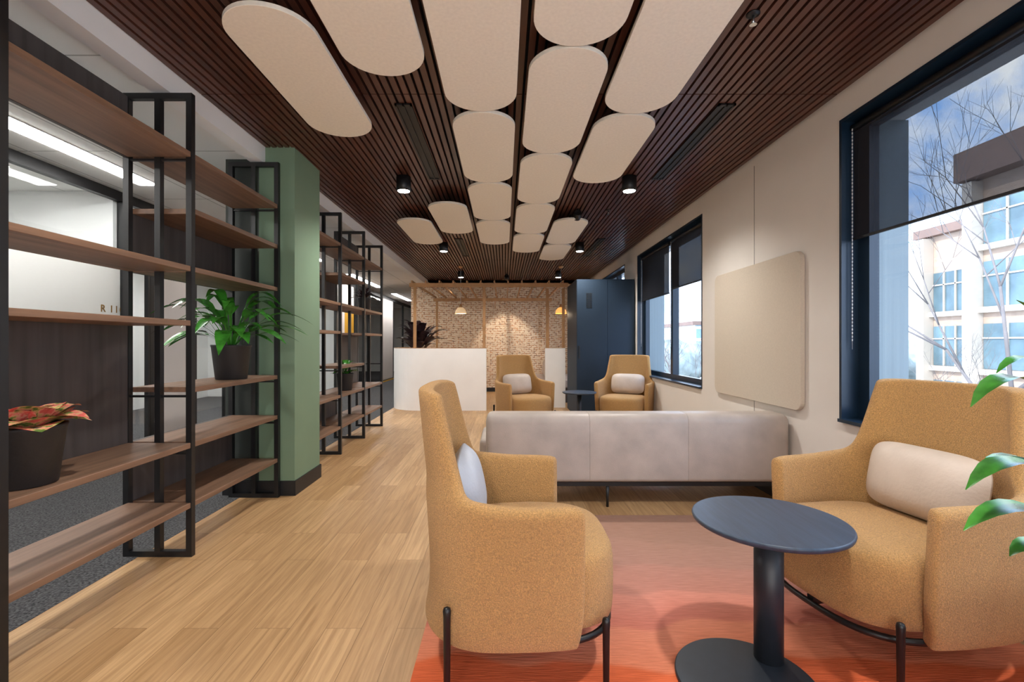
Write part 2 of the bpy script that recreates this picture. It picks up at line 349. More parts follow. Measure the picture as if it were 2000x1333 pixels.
# ---------------------------------------------------------------- left glazed partition
PX=-3.7
b=B()
b.box(PX-.04,PX+.02,Y0,YE,2.56,2.65).box(PX-.04,PX+.02,Y0,YE,0,.06)
for yy in (-.6,.9,2.7,4.62,4.98,5.62,6.35,7.0,8.6,10.5,11.7,13,14.4,15.8,17.4):
    b.box(PX-.04,PX+.02,yy-.025,yy+.025,.06,2.56)
struct(obj('wall_left',b.mesh('partition_frame','steel')))
struct(obj('window_5',B().box(PX-.015,PX-.008,Y0,4.6,.06,2.05).mesh('frosted_pane','frost')))
struct(obj('window_6',B().box(PX-.015,PX-.008,Y0,4.6,2.05,2.56).mesh('clear_pane','glass')))
struct(obj('wall_left',B().box(PX-.03,PX+.01,5.01,5.59,0.06,2.56).box(PX-.03,PX+.01,14.43,15.77,.06,2.56).mesh('solid_partition','pink')))
d=struct(obj('door_1',B().box(PX-.02,PX+.02,4.65,4.68,.0,2.2).box(PX-.02,PX+.02,4.92,4.95,0,2.2).box(PX-.02,PX+.02,4.68,4.92,2.16,2.2).box(PX-.02,PX+.02,4.68,4.92,0,.1).mesh('door','steel')))
obj('door_glass',B().box(PX-.004,PX+.004,4.68,4.92,.1,2.16).mesh('door_glass','glass'),d)
d=struct(obj('door_2',B().box(PX-.02,PX+.02,5.65,5.7,.0,2.2).box(PX-.02,PX+.02,6.27,6.32,0,2.2).box(PX-.02,PX+.02,5.7,6.27,2.14,2.2).box(PX-.02,PX+.02,5.7,6.27,0,.1).mesh('door','steel')))
obj('door_glass',B().box(PX-.004,PX+.004,5.7,6.27,.1,2.14).mesh('door_glass','glass'),d)
d=struct(obj('door_3',B().box(PX-.02,PX+.02,6.4,6.45,.0,2.2).box(PX-.02,PX+.02,6.92,6.97,0,2.2).box(PX-.02,PX+.02,6.45,6.92,2.15,2.2).box(PX-.02,PX+.02,6.45,6.92,0,.1).mesh('door','steel')))
obj('door_glass',B().box(PX-.004,PX+.004,6.45,6.92,.1,2.15).mesh('door_glass','glass'),d)
struct(obj('window_7',B().box(PX-.015,PX-.008,7.0,10.5,.06,2.56).box(PX-.015,PX-.008,11.7,14.4,.06,2.56).mesh('clear_pane','glass')))
struct(obj('wall_left',B().box(PX-.03,PX+.01,10.53,11.67,.06,1.35).box(PX-.03,PX+.01,10.53,11.67,2.1,2.56).box(PX-.03,PX+.01,10.53,11.0,1.35,2.1).mesh('solid_partition','pink')))
struct(obj('wall_left',B().box(PX-.03,PX+.01,11.0,11.67,1.35,2.1).mesh('yellow_panel','yellow')))
struct(obj('trim_3',B().box(PX+.02,PX+.045,Y0,YE,0,.03).mesh('yellow_trim','yellow')))
struct(obj('wall_left',B().box(-6.6,PX-.04,4.55,4.62,0,2.65).box(-6.6,PX-.04,10.6,10.7,0,2.65).mesh('room_divider','white')))
# room number lettering
te=empty('room_number_sign',(PX-.007,4.37,1.487),'gold room number lettering on the frosted glass partition','sign')
te.rotation_euler=(math.pi/2,0,math.pi/2)
for ch,adv in (('R',0),('1',.10),('1',.158),('0',.218)):
    fc=bpy.data.curves.new('txt','FONT'); fc.body=ch; fc.size=.095; fc.extrude=.0015; fc.offset=.0006
    to=bpy.data.objects.new('tmp',fc); COL.objects.link(to); bpy.context.view_layer.update()
    me=bpy.data.meshes.new_from_object(to.evaluated_get(bpy.context.evaluated_depsgraph_get())); bpy.data.objects.remove(to)
    me.materials.clear(); me.materials.append(M['gold'])
    obj('character',me,te,(adv,0,0))
# linear lights
def strip(x,y0,y1,w,z=2.65,e=1):
    L=empty('linear_ceiling_light',(x,(y0+y1)/2,z),'long white linear LED light recessed in the tiled ceiling','ceiling light','linear corridor lights')
    h=(y1-y0)/2
    obj('light_housing',B().box(-w/2-.012,w/2+.012,-h-.01,h+.01,-.006,.004).mesh('light_housing','white'),L)
    obj('diffuser',B().box(-w/2,w/2,-h,h,-.012,-.0065).mesh('diffuser','strip'),L)
strip(-3.25,.6,4.35,.16)
strip(-3.25,6.0,8.4,.14); strip(-3.25,10,12.4,.14); strip(-3.25,14,16.4,.14)
strip(-4.15,.5,3.9,.18); strip(-5.4,5.6,8.6,.2)

# ---------------------------------------------------------------- shelving units
FX0,FX1=-2.135,-1.75; T=.032
def upright():
    b=B(); xm=(FX0+FX1)/2
    for xx in (FX0,xm-T/2,FX1-T): b.box(xx,xx+T,-T/2,T/2,T,2.6-T)
    for z in (0,2.6-T): b.box(FX0,FX1,-T/2,T/2,z,z+T)
    for z in (2.235,.905,.585): b.box(FX0+T,xm-T/2,-T/4,T/4,z-.012,z).box(xm+T/2,FX1-T,-T/4,T/4,z-.012,z)
    return b.mesh('upright_frame','steel')
UP=upright()
def unit(ys,bays,label,x0=0):
    e=empty('open_shelving_unit',(x0,ys[0],0),label,'shelving unit')
    for i,y in enumerate(ys): obj('upright_frame',UP,e,(0,y-ys[0],0))
    for (a,c),(zs,panels) in zip(zip(ys,ys[1:]),bays):
        a-=ys[0]; c-=ys[0]
        for z in zs:
            o=obj('shelf',B().box(FX0+.03,FX1-.004,a+T/2,c-T/2,-.03,0).mesh('shelf','walnut'),e,(0,0,z)); bevel(o,.002,1)
        for z0,z1 in panels:
            obj('back_panel',B().box(FX0+.005,FX0+.028,a+T/2,c-T/2,0,z1-z0).mesh('back_panel','panelwood'),e,(0,0,z0))
    return e
bayA=([2.27,1.63,1.325,.64,.305],[(2.24,2.58),(.61,1.325)])
bayB=([2.27,1.96,1.63,.95,.64,.305],[(1.6,1.96),(.275,.64)])
unit([.64,1.665,2.68,3.70],[bayB,bayA,bayB],'tall open walnut and black steel shelving beside the green column')
unit([4.32,5.12,5.98,6.85],[bayA,bayB,bayA],'tall open walnut and black steel shelving further along the walkway')

# ---------------------------------------------------------------- ceiling panels
def stadium(L,w,n=14):
    r=w/2; pts=[]
    for i in range(n+1):
        t=math.pi*i/n; pts.append((r*math.cos(t),L/2-r+r*math.sin(t)))
    for i in range(n+1):
        t=math.pi+math.pi*i/n; pts.append((r*math.cos(t),-L/2+r+r*math.sin(t)))
    return pts
cols={-1.07:[(2.0,3.285),(5.47,6.87)],-.6:[(1.25,2.535),(4.84,6.2)],-.135:[(1.63,2.92),(2.935,4.22),(4.235,5.52),(5.535,6.88)],
 .333:[(1.0,2.28),(2.29,3.57),(3.585,4.86),(4.875,6.2),(6.215,7.5)],.79:[(1.66,2.95),(2.965,4.235),(5.47,6.87),(6.885,8.2)]}
for x,segs in cols.items():
    for a,c in segs:
        pts=stadium(c-a,.41,22)
        e=empty('acoustic_ceiling_panel',(x,(a+c)/2,2.62),'cream felt pill-shaped acoustic panel hung under the slatted ceiling','acoustic panel','pill-shaped ceiling panels')
        o=obj('felt_board',B().prism(pts,0,.022).mesh('felt_board','felt'),e); bevel(o,.0015,1)
        hb=B()
        for yy in (-(c-a)/2+.25,(c-a)/2-.25): hb.tube((0,yy,.023),(0,yy,CZ-2.62),.012,n=8)
        obj('hanger',hb.mesh('hanger','steel'),e)
# downlights
for yy in (-1.4,1.5,4.4,7.3,10.2):
    for xx in (-.93,1.155):
        e=empty('ceiling_downlight',(xx,yy,CZ),'black cylindrical surface-mounted downlight on the slatted ceiling','downlight','black cylinder downlights')
        obj('housing',B().lathe([(.045,0),(.066,-.002),(.068,-.13),(.058,-.135),(.056,-.115),(.0,-.114)],capb=False,capt=False).mesh('housing','steel'),e)
        obj('lamp_lens',B().lathe([(.056,-.12),(.053,-.136),(.02,-.14)],capb=True).mesh('lamp_lens','lens'),e)
        l=bpy.data.lights.new('spot','SPOT'); l.energy=118 if yy<9 else 22; l.spot_size=math.radians(145); l.spot_blend=.8; l.shadow_soft_size=.05; l.color=(1,.96,.9)
        lo=bpy.data.objects.new('lamp_spot',l); COL.objects.link(lo); lo.parent=e; lo.location=(0,0,-.15)
def slot(x,y0,y1):
    h=(y1-y0)/2
    tag(obj('air_diffuser',B().box(-.055,.055,-h,-h+.02,-.012,0).box(-.055,.055,h-.02,h,-.012,0).box(-.055,-.042,-h,h,-.012,0).box(.042,.055,-h,h,-.012,0).box(-.006,.006,-h,h,-.012,0).box(-.05,.05,-h,h,-.003,0).mesh('air_diffuser','grille'),None,(x,(y0+y1)/2,CZ)),'black linear slot air diffuser in the slatted ceiling','air vent','linear slot diffusers')
slot(-.65,3.05,4.45); slot(1.43,3.05,4.45); slot(-.67,7.0,8.4); slot(1.43,7.0,8.4)
def sprink(x,y):
    e=empty('sprinkler_head',(x,y,CZ),'small chrome fire sprinkler on the ceiling','sprinkler','ceiling sprinklers')
    obj('rose',B().lathe([(.03,0),(.03,-.006),(.012,-.01)]).mesh('rose','steel'),e)
    obj('nozzle',B().tube((0,0,-.01),(0,0,-.05),.006).tube((0,0,-.05),(0,0,-.053),.016).mesh('nozzle','chrome'),e)
sprink(1.16,2.22); sprink(1.2,5.5); sprink(0.03,4.9)
e=empty('ceiling_spotlight',(.84,5.45,CZ),'small black spotlight on the slatted ceiling','spotlight')
obj('spot_body',B().tube((0,0,0),(0,0,-.05),.012).tube((0,-.02,-.05),(0,.06,-.09),.04,.045).mesh('spot_body','steel'),e)
e=empty('ceiling_spotlight',(.05,10.6,CZ),'small lit spotlight on the slatted ceiling','spotlight')
obj('spot_body',B().tube((0,0,0),(0,0,-.05),.012).tube((0,-.02,-.05),(0,.06,-.1),.05,.055).mesh('spot_body','steel'),e)
obj('lamp_lens',B().tube((0,.062,-.102),(0,.064,-.104),.045).mesh('lamp_lens','lens'),e)
l=bpy.data.lights.new('spot','SPOT'); l.energy=85; l.spot_size=math.radians(62); l.spot_blend=.5; l.shadow_soft_size=.03; l.color=(1,.86,.7)
lo=bpy.data.objects.new('lamp_spot',l); COL.objects.link(lo); lo.parent=e; lo.location=(0,.08,-.12); lo.rotation_euler=Vector((0,.5,-1)).to_track_quat('-Z','Y').to_euler()

# ---------------------------------------------------------------- wall acoustic board
def rrect(w,h,r,n=6):
    pts=[]
    for cx,cy,a0 in ((w/2-r,h/2-r,0),(-w/2+r,h/2-r,90),(-w/2+r,-h/2+r,180),(w/2-r,-h/2+r,270)):
        for i in range(n+1):
            t=math.radians(a0+90*i/n); pts.append((cx+r*math.cos(t),cy+r*math.sin(t)))
    return pts
o=tag(obj('pinboard',B().rings([[(0,y,z) for y,z in rrect(1.36,1.13,.07)],[(-.03,y,z) for y,z in rrect(1.36,1.13,.07)]],smooth=False).mesh('pinboard','pinfelt'),None,(WX-.003,4.0,1.285)),'beige felt pinboard with rounded corners mounted on the wall','pinboard'); bevel(o,.003,2)

# ---------------------------------------------------------------- rug
tag(obj('area_rug',B().box(-.33,2.04,.4,3.28,0.0005,.012).mesh('area_rug','rug')),'wool rug with wavy bands from burnt orange to dusty pink','rug')

# ---------------------------------------------------------------- lounge chair
half=[(.200,.326),(.185,.333),(.13,.342),(.05,.348),(-.04,.350),(-.115,.348),(-.18,.335),(-.25,.285),(-.295,.20),(-.315,.1)]
path=half+[(-.318,0)]+[(x,-y) for x,y in half[::-1]]
def shell_mesh():
    bm=bmesh.new()
    lower=[.165,.175,.21,.29,.40,.52,.60,.648]; upper=[.69,.77,.86,.95,1.006,1.022]
    n=len(path); mid=n//2; G={}
    for j,z in enumerate(lower):
        for i,(x,y) in enumerate(path):
            k=1+.07*(z-.165)/.48
            edge=min(i,n-1-i)
            xx=x-(.02*(1-(z-.165)/.1) if z<.265 else 0)
            zz=z
            if j>=6:
                zz+={0:-.012,1:-.004,4:.002,5:.012,6:.02}.get(edge,0)*(1 if j==7 else .6)
            bk=max(0,1-abs(i-mid)/5)
            lean=max(0,z-.4)*.06*min(1,bk*2)
            G[i,j]=bm.verts.new((xx-lean,y*k*(.97 if z<.18 else 1),zz))
    i0,i1=6,n-7
    base_={0:(-.180,.338),1:(-.250,.292),2:(-.298,.205),3:(-.318,.10),4:(-.322,0)}
    top_={0:(-.262,.282),1:(-.300,.252),2:(-.325,.185),3:(-.335,.095),4:(-.337,0)}
    for jj,z in enumerate(upper):
        j=len(lower)+jj
        for i in range(i0,i1+1):
            x,y=path[i]; e=min(i-i0,i1-i); t=min(1,(z-.648)/.36)**.75
            bx,by=base_[e]; tx,ty=top_[e]
            xx=bx+(tx-bx)*t; yy=by+(ty-by)*t
            if jj==5: yy*=.975
            zz=z-({0:.012,1:.002}.get(e,0) if jj>=4 else 0)
            if jj==0 and e==0: zz+=.008
            G[i,j]=bm.verts.new((xx-max(0,z-.6)*.05,math.copysign(yy,y) if y else 0,zz))
    for j in range(len(lower)-1):
        for i in range(n-1): bm.faces.new([G[i,j],G[i+1,j],G[i+1,j+1],G[i,j+1]])
    for j in range(len(lower)-1,len(lower)+len(upper)-1):
        for i in range(i0,i1): bm.faces.new([G[i,j],G[i+1,j],G[i+1,j+1],G[i,j+1]])
    bmesh.ops.recalc_face_normals(bm,faces=bm.faces)
    for f in bm.faces: f.smooth=True
    me=bpy.data.meshes.new('shell'); bm.to_mesh(me); bm.free(); me.materials.append(M['mustard']); return me
SH=shell_mesh()
def seat_mesh():
    def outline(s):
        pts=[]
        for i in range(40):
            t=2*math.pi*i/40; c,sn=math.cos(t),math.sin(t); e=2/3.2
            x=abs(c)**e*(1 if c>0 else -1); y=abs(sn)**e*(1 if sn>0 else -1)
            rx=.30 if x>0 else .32
            yy=y*.305
            if x>0: yy*=1.03-.05*x
            pts.append((x*rx*s+.06,yy*s))
        return pts
    R=[]
    for z,s in ((.185,.6),(.187,.92),(.2,.985),(.23,1.0),(.32,1.005),(.39,1.0),(.42,.985),(.44,.95),(.452,.87),(.458,.6),(.46,.2)):
        R.append([(x,y,z) for x,y in outline(s)])
    return B().rings(R).mesh('seat_cushion','mustard')
SE=seat_mesh()
def basefr():
    b=B(); pts=[]
    for i in range(48):
        t=2*math.pi*i/48; c,sn=math.cos(t),math.sin(t); e=2/2.8
        pts.append((abs(c)**e*(1 if c>0 else -1)*.30+.045,abs(sn)**e*(1 if sn>0 else -1)*.31))
    b.loop(pts,.163,.012)
    b.box(-.25,.335,-.015,.015,.155,.184); b.box(.0,.03,-.30,.30,.155,.184)
    return b.mesh('base_frame','steel')
BF=basefr()
LG=B().lathe([(.008,0),(.0105,.004),(.0125,.22),(.014,.242),(.011,.252),(.004,.256)],n=14).mesh('leg','steel')
LGR=B().lathe([(.008,0),(.0105,.004),(.0125,.285),(.014,.304),(.011,.314),(.004,.318)],n=14).mesh('leg','steel')
LP=[(-.25,.36,1),(-.25,-.36,1),(.285,.32,0),(.285,-.32,0)]
def superpillow(w,h,d,mat='leather2'):
    bm=bmesh.new(); bmesh.ops.create_cube(bm,size=2); bmesh.ops.subdivide_edges(bm,edges=bm.edges,cuts=9,use_grid_fill=True)
    for v in bm.verts:
        x,y,z=v.co
        r=max(abs(y),abs(z))
        if r>1e-6:
            k=(abs(y)**5+abs(z)**5)**(1/5) ; f=r/k; y2,z2=y*f,z*f
        else: y2,z2=y,z
        rr=min(1,(abs(y2)**3.2+abs(z2)**3.2)**(1/3.2))
        th=max(0,(1-rr**3))**.5
        if abs(x)<.999: x2=x*.05
        else: x2=math.copysign(max(.05,th),x)
        v.co=(x2*d/2,y2*w/2,z2*h/2)
    for f in bm.faces: f.smooth=True
    me=bpy.data.meshes.new('pillow'); bm.to_mesh(me); bm.free(); me.materials.append(M[mat]); return me
PIL=superpillow(.48,.29,.15); PILB=superpillow(.48,.30,.13,'bluepil')
def chair(x,y,z,ang,label,plabel,pm=None):
    e=empty('lounge_chair',(x,y,z),label,'chair','mustard high-back lounge chairs',math.radians(ang))
    o=obj('shell',SH,e); m=o.modifiers.new('sol','SOLIDIFY'); m.thickness=.058; m.offset=0; subs(o,2)
    obj('seat_cushion',SE,e); obj('base_frame',BF,e)
    for p in LP: obj('leg',LGR if p[2] else LG,e,(p[0],p[1],0),(0,0,0))
    a=math.radians(ang); c,s=math.cos(a),math.sin(a)
    px=-.2
    p=obj('lumbar_pillow',pm or PIL,None,(x+px*c,y+px*s,z+.605),(0,math.radians(-12),a)); tag(p,plabel,'pillow','lumbar pillows')
    subs(p,1)
RZ=.0125
chair(.055,1.93,RZ,1,'mustard boucle high-back lounge chair beside the round charcoal table','pale blue-grey lumbar pillow against the mustard chair back',PILB)
chair(1.545,1.95,RZ,190,'mustard boucle high-back lounge chair by the large window','taupe leather lumbar pillow on the chair by the window')
chair(.29,6.75,.001,-60,'mustard high-back lounge chair near the white partition','taupe lumbar pillow on the chair near the partition')
chair(1.70,6.75,.001,180+62,'mustard high-back lounge chair near the dark blue cabinet','taupe lumbar pillow on the chair near the cabinet')

# ---------------------------------------------------------------- side tables
def table(x,y,z,r,h,base_off,rb,sr,label):
    e=empty('side_table',(x+base_off[0],y+base_off[1],z),label,'side table','round pedestal side tables')
    ox,oy=-base_off[0],-base_off[1]
    obj('tabletop',B().lathe([(r-.012,h-.022),(r-.003,h-.016),(r,h-.006),(r-.002,h-.001),(r-.006,h)],n=96,c=(ox,oy,0)).mesh('tabletop','tabletop'),e)
    obj('pedestal',B().lathe([(sr,.01),(sr,h-.025)],n=36,c=(ox,oy,0)).lathe([(.1,h-.03),(.1,h-.0225)],n=36,c=(ox,oy,0)).mesh('pedestal','tbase'),e)
    obj('base_plate',B().lathe([(rb,0),(rb,.008),(rb-.004,.012)],n=80).mesh('base_plate','tbase'),e)
table(.985,1.775,RZ,.267,.533,(-.14,-.11),.235,.05,'round charcoal side table on an offset dark pedestal')
table(1.04,6.6,.001,.235,.52,(-.02,0),.19,.03,'small round dark side table between two lounge chairs')

# ---------------------------------------------------------------- sofa (seen from behind)
e=empty('sofa',(.965,3.85,0),'taupe leather three-seat sofa with a low rounded back','sofa')
SXL=-.135-.965; SXR=2.08-.965
def prof(ins=0):
    pts=[]; y0,y1,z0,z1=-.40+ins,-.15-ins,.185+ins,.68-ins
    R=[(y0,z0,.03,180),(y1,z0,.03,270),(y1,z1,.07,0),(y0,z1,.065,90)]
    for cy,cz,r,a0 in R:
        r=max(.005,r-ins)
        sy=1 if cy==y0 else -1; sz=1 if cz==z0 else -1
        for i in range(7):
            t=math.radians(a0+90*i/6); pts.append((cy+sy*r+r*math.cos(t),cz+sz*r+r*math.sin(t)))
    return pts
xs=[SXL,(1152-985)/269.6-.965,(1345-985)/269.6-.965,SXR]
for k in range(3):
    a,c=xs[k],xs[k+1]; el=.05 if k==0 else .0025; er=.05 if k==2 else .0025
    R=[]
    for f in (0,.15,.5,1): R.append((a+.0002+el*f,el*(1-math.sqrt(max(0,1-(1-f)**2)))))
    for f in (1,.5,.15,0): R.append((c-.0002-er*f,er*(1-math.sqrt(max(0,1-(1-f)**2)))))
    b=B().rings([[(xx,y,z) for y,z in prof(i)] for xx,i in R]); obj('back_section',b.mesh('back_section','leather'),e)
for k in range(3):
    w=(SXR-SXL+.02)/3; a=SXL-.06+w*k
    o=obj('seat_cushion',B().box(a+.001,a+w-.001,-.149,.46,.25,.45).mesh('seat_cushion','leather'),e); bevel(o,.045,5)
o=obj('seat_base',B().box(SXL-.05,SXR-.04,-.14,.42,.17,.25).mesh('seat_base','leather'),e); bevel(o,.02,3)
obj('base_frame',B().box(SXL+.05,SXR-.02,-.38,-.35,.155,.184).box(SXL+.05,SXR-.02,.36,.39,.14,.169).box(SXL+.05,SXL+.08,-.35,.36,.14,.169).box(SXR-.05,SXR-.02,-.35,.36,.14,.169).mesh('base_frame','steel'),e)
for lx in (SXL+.065,-.21,SXR-.035):
    for ly in (-.365,.375):
        obj('leg',B().tube((lx,ly,.0),(lx,ly,.15),.01,.012,n=10).mesh('leg','steel'),e)

# ---------------------------------------------------------------- dark blue booth
e=empty('storage_cabinet',(1.62,8.2,0),'tall dark blue storage cabinet with louvred vent beside the window','cabinet')
x0,x1=1.16-1.62,2.085-1.62; ht=2.22
obj('cabinet_body',B().box(x0,x1,-.56,.56,.0,ht).mesh('cabinet_body','navy'),e)
obj('door',B().box(x0+.003,.03,-.585,-.562,.05,ht-.02).mesh('door','navy'),e)
obj('door',B().box(.034,x1-.003,-.585,-.562,.05,ht-.02).mesh('door','navy'),e)
b=B()
for k in range(9):
    b.box(x0+.15,x0+.19,-.59,-.586,1.76+k*.028,1.772+k*.028); b.box(x0+.2,x0+.24,-.59,-.586,1.76+k*.028,1.772+k*.028)
obj('vent',b.mesh('vent','grille'),e)
obj('handle',B().box(x0+.03,x0+.045,-.61,-.586,.95,1.15).mesh('handle','steel'),e)

# ---------------------------------------------------------------- nook
def lowwall(pts,w,h,name,lab):
    L=[];R=[]
    for i,p in enumerate(pts):
        a=Vector(pts[max(0,i-1)]);c=Vector(pts[min(len(pts)-1,i+1)]); d=(c-a).normalized(); n=Vector((-d.y,d.x)); P=Vector(p)
        L.append(P+n*w/2);R.append(P-n*w/2)
    poly=[(v.x,v.y) for v in L]+[(v.x,v.y) for v in R[::-1]]
    e=empty(name,(pts[0][0],pts[0][1],0),lab,'partition')
    ox,oy=pts[0]
    poly=[(x-ox,y-oy) for x,y in poly]
    obj('wall_body',B().prism(poly,0,h-.01).mesh('wall_body','counter'),e)
    obj('cap',B().prism(poly,h-.0095,h).mesh('cap','timber'),e)
pts=[(-.32,8.47),(-1.5,8.47)]
for i in range(1,13):
    t=math.radians(90*i/12); pts.append((-1.5-.5*math.sin(t),8.97-.5*math.cos(t)))
pts.append((-2.0,11.6))
lowwall(pts,.13,1.11,'low_curved_partition','smooth white curved low partition wall around the seating nook')
lowwall([(1.13,8.87),(.76,8.87)],.12,1.11,'low_partition','short white low partition wall beside the dark blue cabinet')
e=empty('timber_pergola',(-.2,10,0),'golden timber pergola frame over the seating nook','pergola')
for px,py,zb in ((-1.6,8.52,1.11),(-.36,8.5,1.11),(.8,8.87,1.11),(1.1,8.87,1.11),(-1.62,11.45,0),(1.05,11.45,0)):
    zb=zb+.001
    obj('post',B().box(px+.2-.025,px+.2+.025,py-10-.025,py-10+.025,zb,2.21).mesh('post','timber'),e)
obj('beam',B().box(-1.5,1.34,-1.49,-1.44,2.2,2.27).mesh('beam','timber'),e)
obj('beam',B().box(-1.5,1.34,1.4,1.45,2.2,2.27).mesh('beam','timber'),e)
b=B()
for k in range(12):
    xx=-1.46+k*.245; b.box(xx,xx+.025,-1.52,1.5,2.271,2.31)
obj('rafters',b.mesh('rafters','timber'),e)
for px,mt,lb in ((-.87,'amber2','cream glass dome pendant lamp on a cord'),(1.13,'orange','orange glass dome pendant lamp on a cord')):
    e=empty('pendant_lamp',(px,9.5,CZ),lb,'pendant lamp','glass pendant lamps')
    obj('canopy',B().lathe([(.05,0),(.05,-.03),(.02,-.05)]).mesh('canopy','timber'),e)
    obj('cord',B().tube((0,0,-.05),(0,0,-.78),.004,n=6).mesh('cord','chain'),e)
    obj('cap',B().lathe([(.012,-.76),(.03,-.79),(.035,-.83)]).mesh('cap','timber'),e)
    obj('lamp_shade',B().lathe([(.035,-.83),(.07,-.85),(.1,-.89),(.115,-.95),(.11,-.955),(.095,-.9),(.06,-.86)],capb=False,capt=False).mesh('lamp_shade',mt),e)
    l=bpy.data.lights.new('bulb','POINT'); l.energy=12; l.color=(1,.78,.55); l.shadow_soft_size=.04
    lo=bpy.data.objects.new('bulb',l); COL.objects.link(lo); lo.parent=e; lo.location=(0,0,-.97)
e=empty('banquette',(.95,10.4,0),'cream upholstered banquette bench in the nook','bench')
o=obj('bench_seat',B().box(-.35,1.05,-.9,1.0,.3,.46).mesh('bench_seat','leather'),e); bevel(o,.03,3)
obj('bench_plinth',B().box(-.3,1.05,-.85,1.0,0,.299).mesh('bench_plinth','panelwood'),e)
CU=superpillow(.42,.4,.14)
for k in range(3):
    p=obj('scatter_cushion',CU,None,(.9+k*.02,9.8+k*.5,.67),(0,math.radians(-10),math.radians(180+random.uniform(-8,8))))
    tag(p,'cream scatter cushion on the nook bench','cushion','cushions on the nook bench')

# ---------------------------------------------------------------- plants
def potprof(r,h): return [(r*.74,0),(r*.78,.004),(r*.97,h*.93),(r,h*.96),(r,h),(r*.93,h),(r*.9,h-.03)]
def plant(name,loc,r,h,leafmat,label,leaves):
    e=empty(name,loc,label,'plant')
    obj('pot',B().lathe(potprof(r,h),n=48,capt=False).mesh('pot','blackpot'),e)
    obj('soil',B().lathe([(r*.89,h-.035),(r*.3,h-.025)],n=24).mesh('soil','soil'),e)
    b=B()
    for L in leaves: b.leaf(*L)
    obj('foliage',b.mesh('foliage',leafmat),e); return e
def gen(n,h,Lmin,Lmax,w,rise,droop,stem=.25,rr=.04,elmin=25,elmax=80,arch=1.15):
    out=[]
    for i in range(n):
        az=2*math.pi*(i*0.618)+random.uniform(-.3,.3); el=math.radians(random.uniform(elmin,elmax)); L=random.uniform(Lmin,Lmax)
        d=Vector((math.cos(az),math.sin(az),0))
        p0=d*random.uniform(0,rr)+Vector((0,0,h-.03))
        p1=p0+d*L*.45*math.cos(el)+Vector((0,0,L*rise*math.sin(el)*arch))
        p2=p0+d*L*math.cos(el*.75)+Vector((0,0,L*rise*math.sin(el)-L*droop*random.uniform(.2,1)*math.cos(el)))
        out.append((p0,p1,p2,w*random.uniform(.75,1.15),stem))
    return out
plant('potted_plant',(-1.88,3.28,.951),.125,.235,'leaf','lush green leafy plant in a charcoal pot on the walnut shelf',gen(44,.235,.38,.62,.088,.66,.42,.36,.05,25,80,1.5))
plant('potted_plant',(-1.88,5.62,.641),.1,.2,'leaf','small green rubber plant in a black pot on the shelf',gen(26,.2,.12,.22,.06,.9,.3,.35,.04,20,85))
plant('potted_plant',(-1.88,6.4,1.631),.09,.17,'leafdk','small dark red plant in a black pot on a shelf',gen(30,.17,.12,.22,.05,.8,.4,.3,.04,20,80))
plant('potted_plant',(-1.9,1.88,.641),.135,.235,'aglao','pink and green variegated plant in a wide black pot',gen(22,.235,.15,.23,.17,.55,.2,.12,.05,20,75))
plant('potted_plant',(-1.68,9.3,0),.2,.75,'leafdk','dark burgundy rubber plant rising behind the low white partition',gen(70,.95,.35,.7,.16,1.05,.2,.3,.08,40,85))
def W(px,py,d): s=F/d; return Vector(((px-985)/s,d,H-(py-670)/s))
base=Vector((1.5,1.02,0))
lv=[]
def fl(p0,p1,p2,w,st=.3): lv.append((Vector(p0)-base,Vector(p1)-base,Vector(p2)-base,w,st))
R0=Vector((1.5,1.02,.5))
fl(R0+Vector((0,0,.1)),W(2040,590,1.1),W(1896,806,1.1),.085,.5)
fl(R0+Vector((0,0,.2)),W(2060,600,1.12),W(1946,740,1.12),.06,.5)
fl(R0,W(2050,770,1.1),W(1886,968,1.1),.095,.4)
fl(R0,W(2080,860,1.05),W(1925,905,1.05),.06,.4)
fl(R0,W(2040,890,1.1),W(1882,1048,1.1),.085,.45)
fl(R0-Vector((0,0,.05)),W(2050,1000,1.1),W(1972,1098,1.1),.08,.4)
fl(R0+Vector((0,0,.2)),W(2090,640,1.1),W(1985,597,1.1),.03,.5)
for L in gen(20,.5,.3,.5,.06,.9,.3,.3,.04,45,85):
    if L[2].x>.0: lv.append(L)
plant('potted_plant',tuple(base+Vector((0,0,.0125))),.16,.42,'leaf','tall green leafy plant in a black floor pot',lv)

# ---------------------------------------------------------------- exterior
GZ=-4.0
tag(obj('outdoor_ground',B().box(2.6,90,-60,120,GZ-.2,GZ).mesh('outdoor_ground','ground')),'pale paved and grassed ground outside the windows','ground')
e=empty('office_building',(24,12,GZ),'pale tan office building with wide glazed bays and brown fascia','building')
b=B().box(0,12,-25,12.4,0,13.4).box(1.2,10,12.41,16.5,0,11.4)
obj('building_body',b.mesh('b','brick'),e)
b=B(); g=B()
def facade(x,y0,y1,nb,zt):
    z=.8
    while z+2.3<zt:
        w=(y1-y0)/nb
        for k in range(nb):
            a=y0+k*w+.3; c=y0+(k+1)*w-.3
            g.box(x-.05,x-.01,a,c,z,z+2.25)
            for t in (.25,.5,.75): b.box(x-.12,x-.051,a+(c-a)*t-.04,a+(c-a)*t+.04,z,z+2.25)
            b.box(x-.12,x-.051,a,c,z+1.5,z+1.57)
        b.box(x-.3,x-.01,y0,y1,z-.3,z-.02)
        z+=3.1
    for k in range(nb+1): b.box(x-.6,x-.01,y0+k*(y1-y0)/nb-.25,y0+k*(y1-y0)/nb+.25,0,zt)
facade(0,-25,12.1,7,13.3); facade(1.2,12.8,16.2,1,11.3)
obj('glazing',g.mesh('gl','bglass'),e); obj('frame_and_piers',b.mesh('fp','conc'),e)
obj('roof_fascia',B().box(-.8,12.4,-25.4,12.6,13.41,14.9).box(.8,10.2,12.61,16.9,11.41,11.9).mesh('f','brownroof'),e)
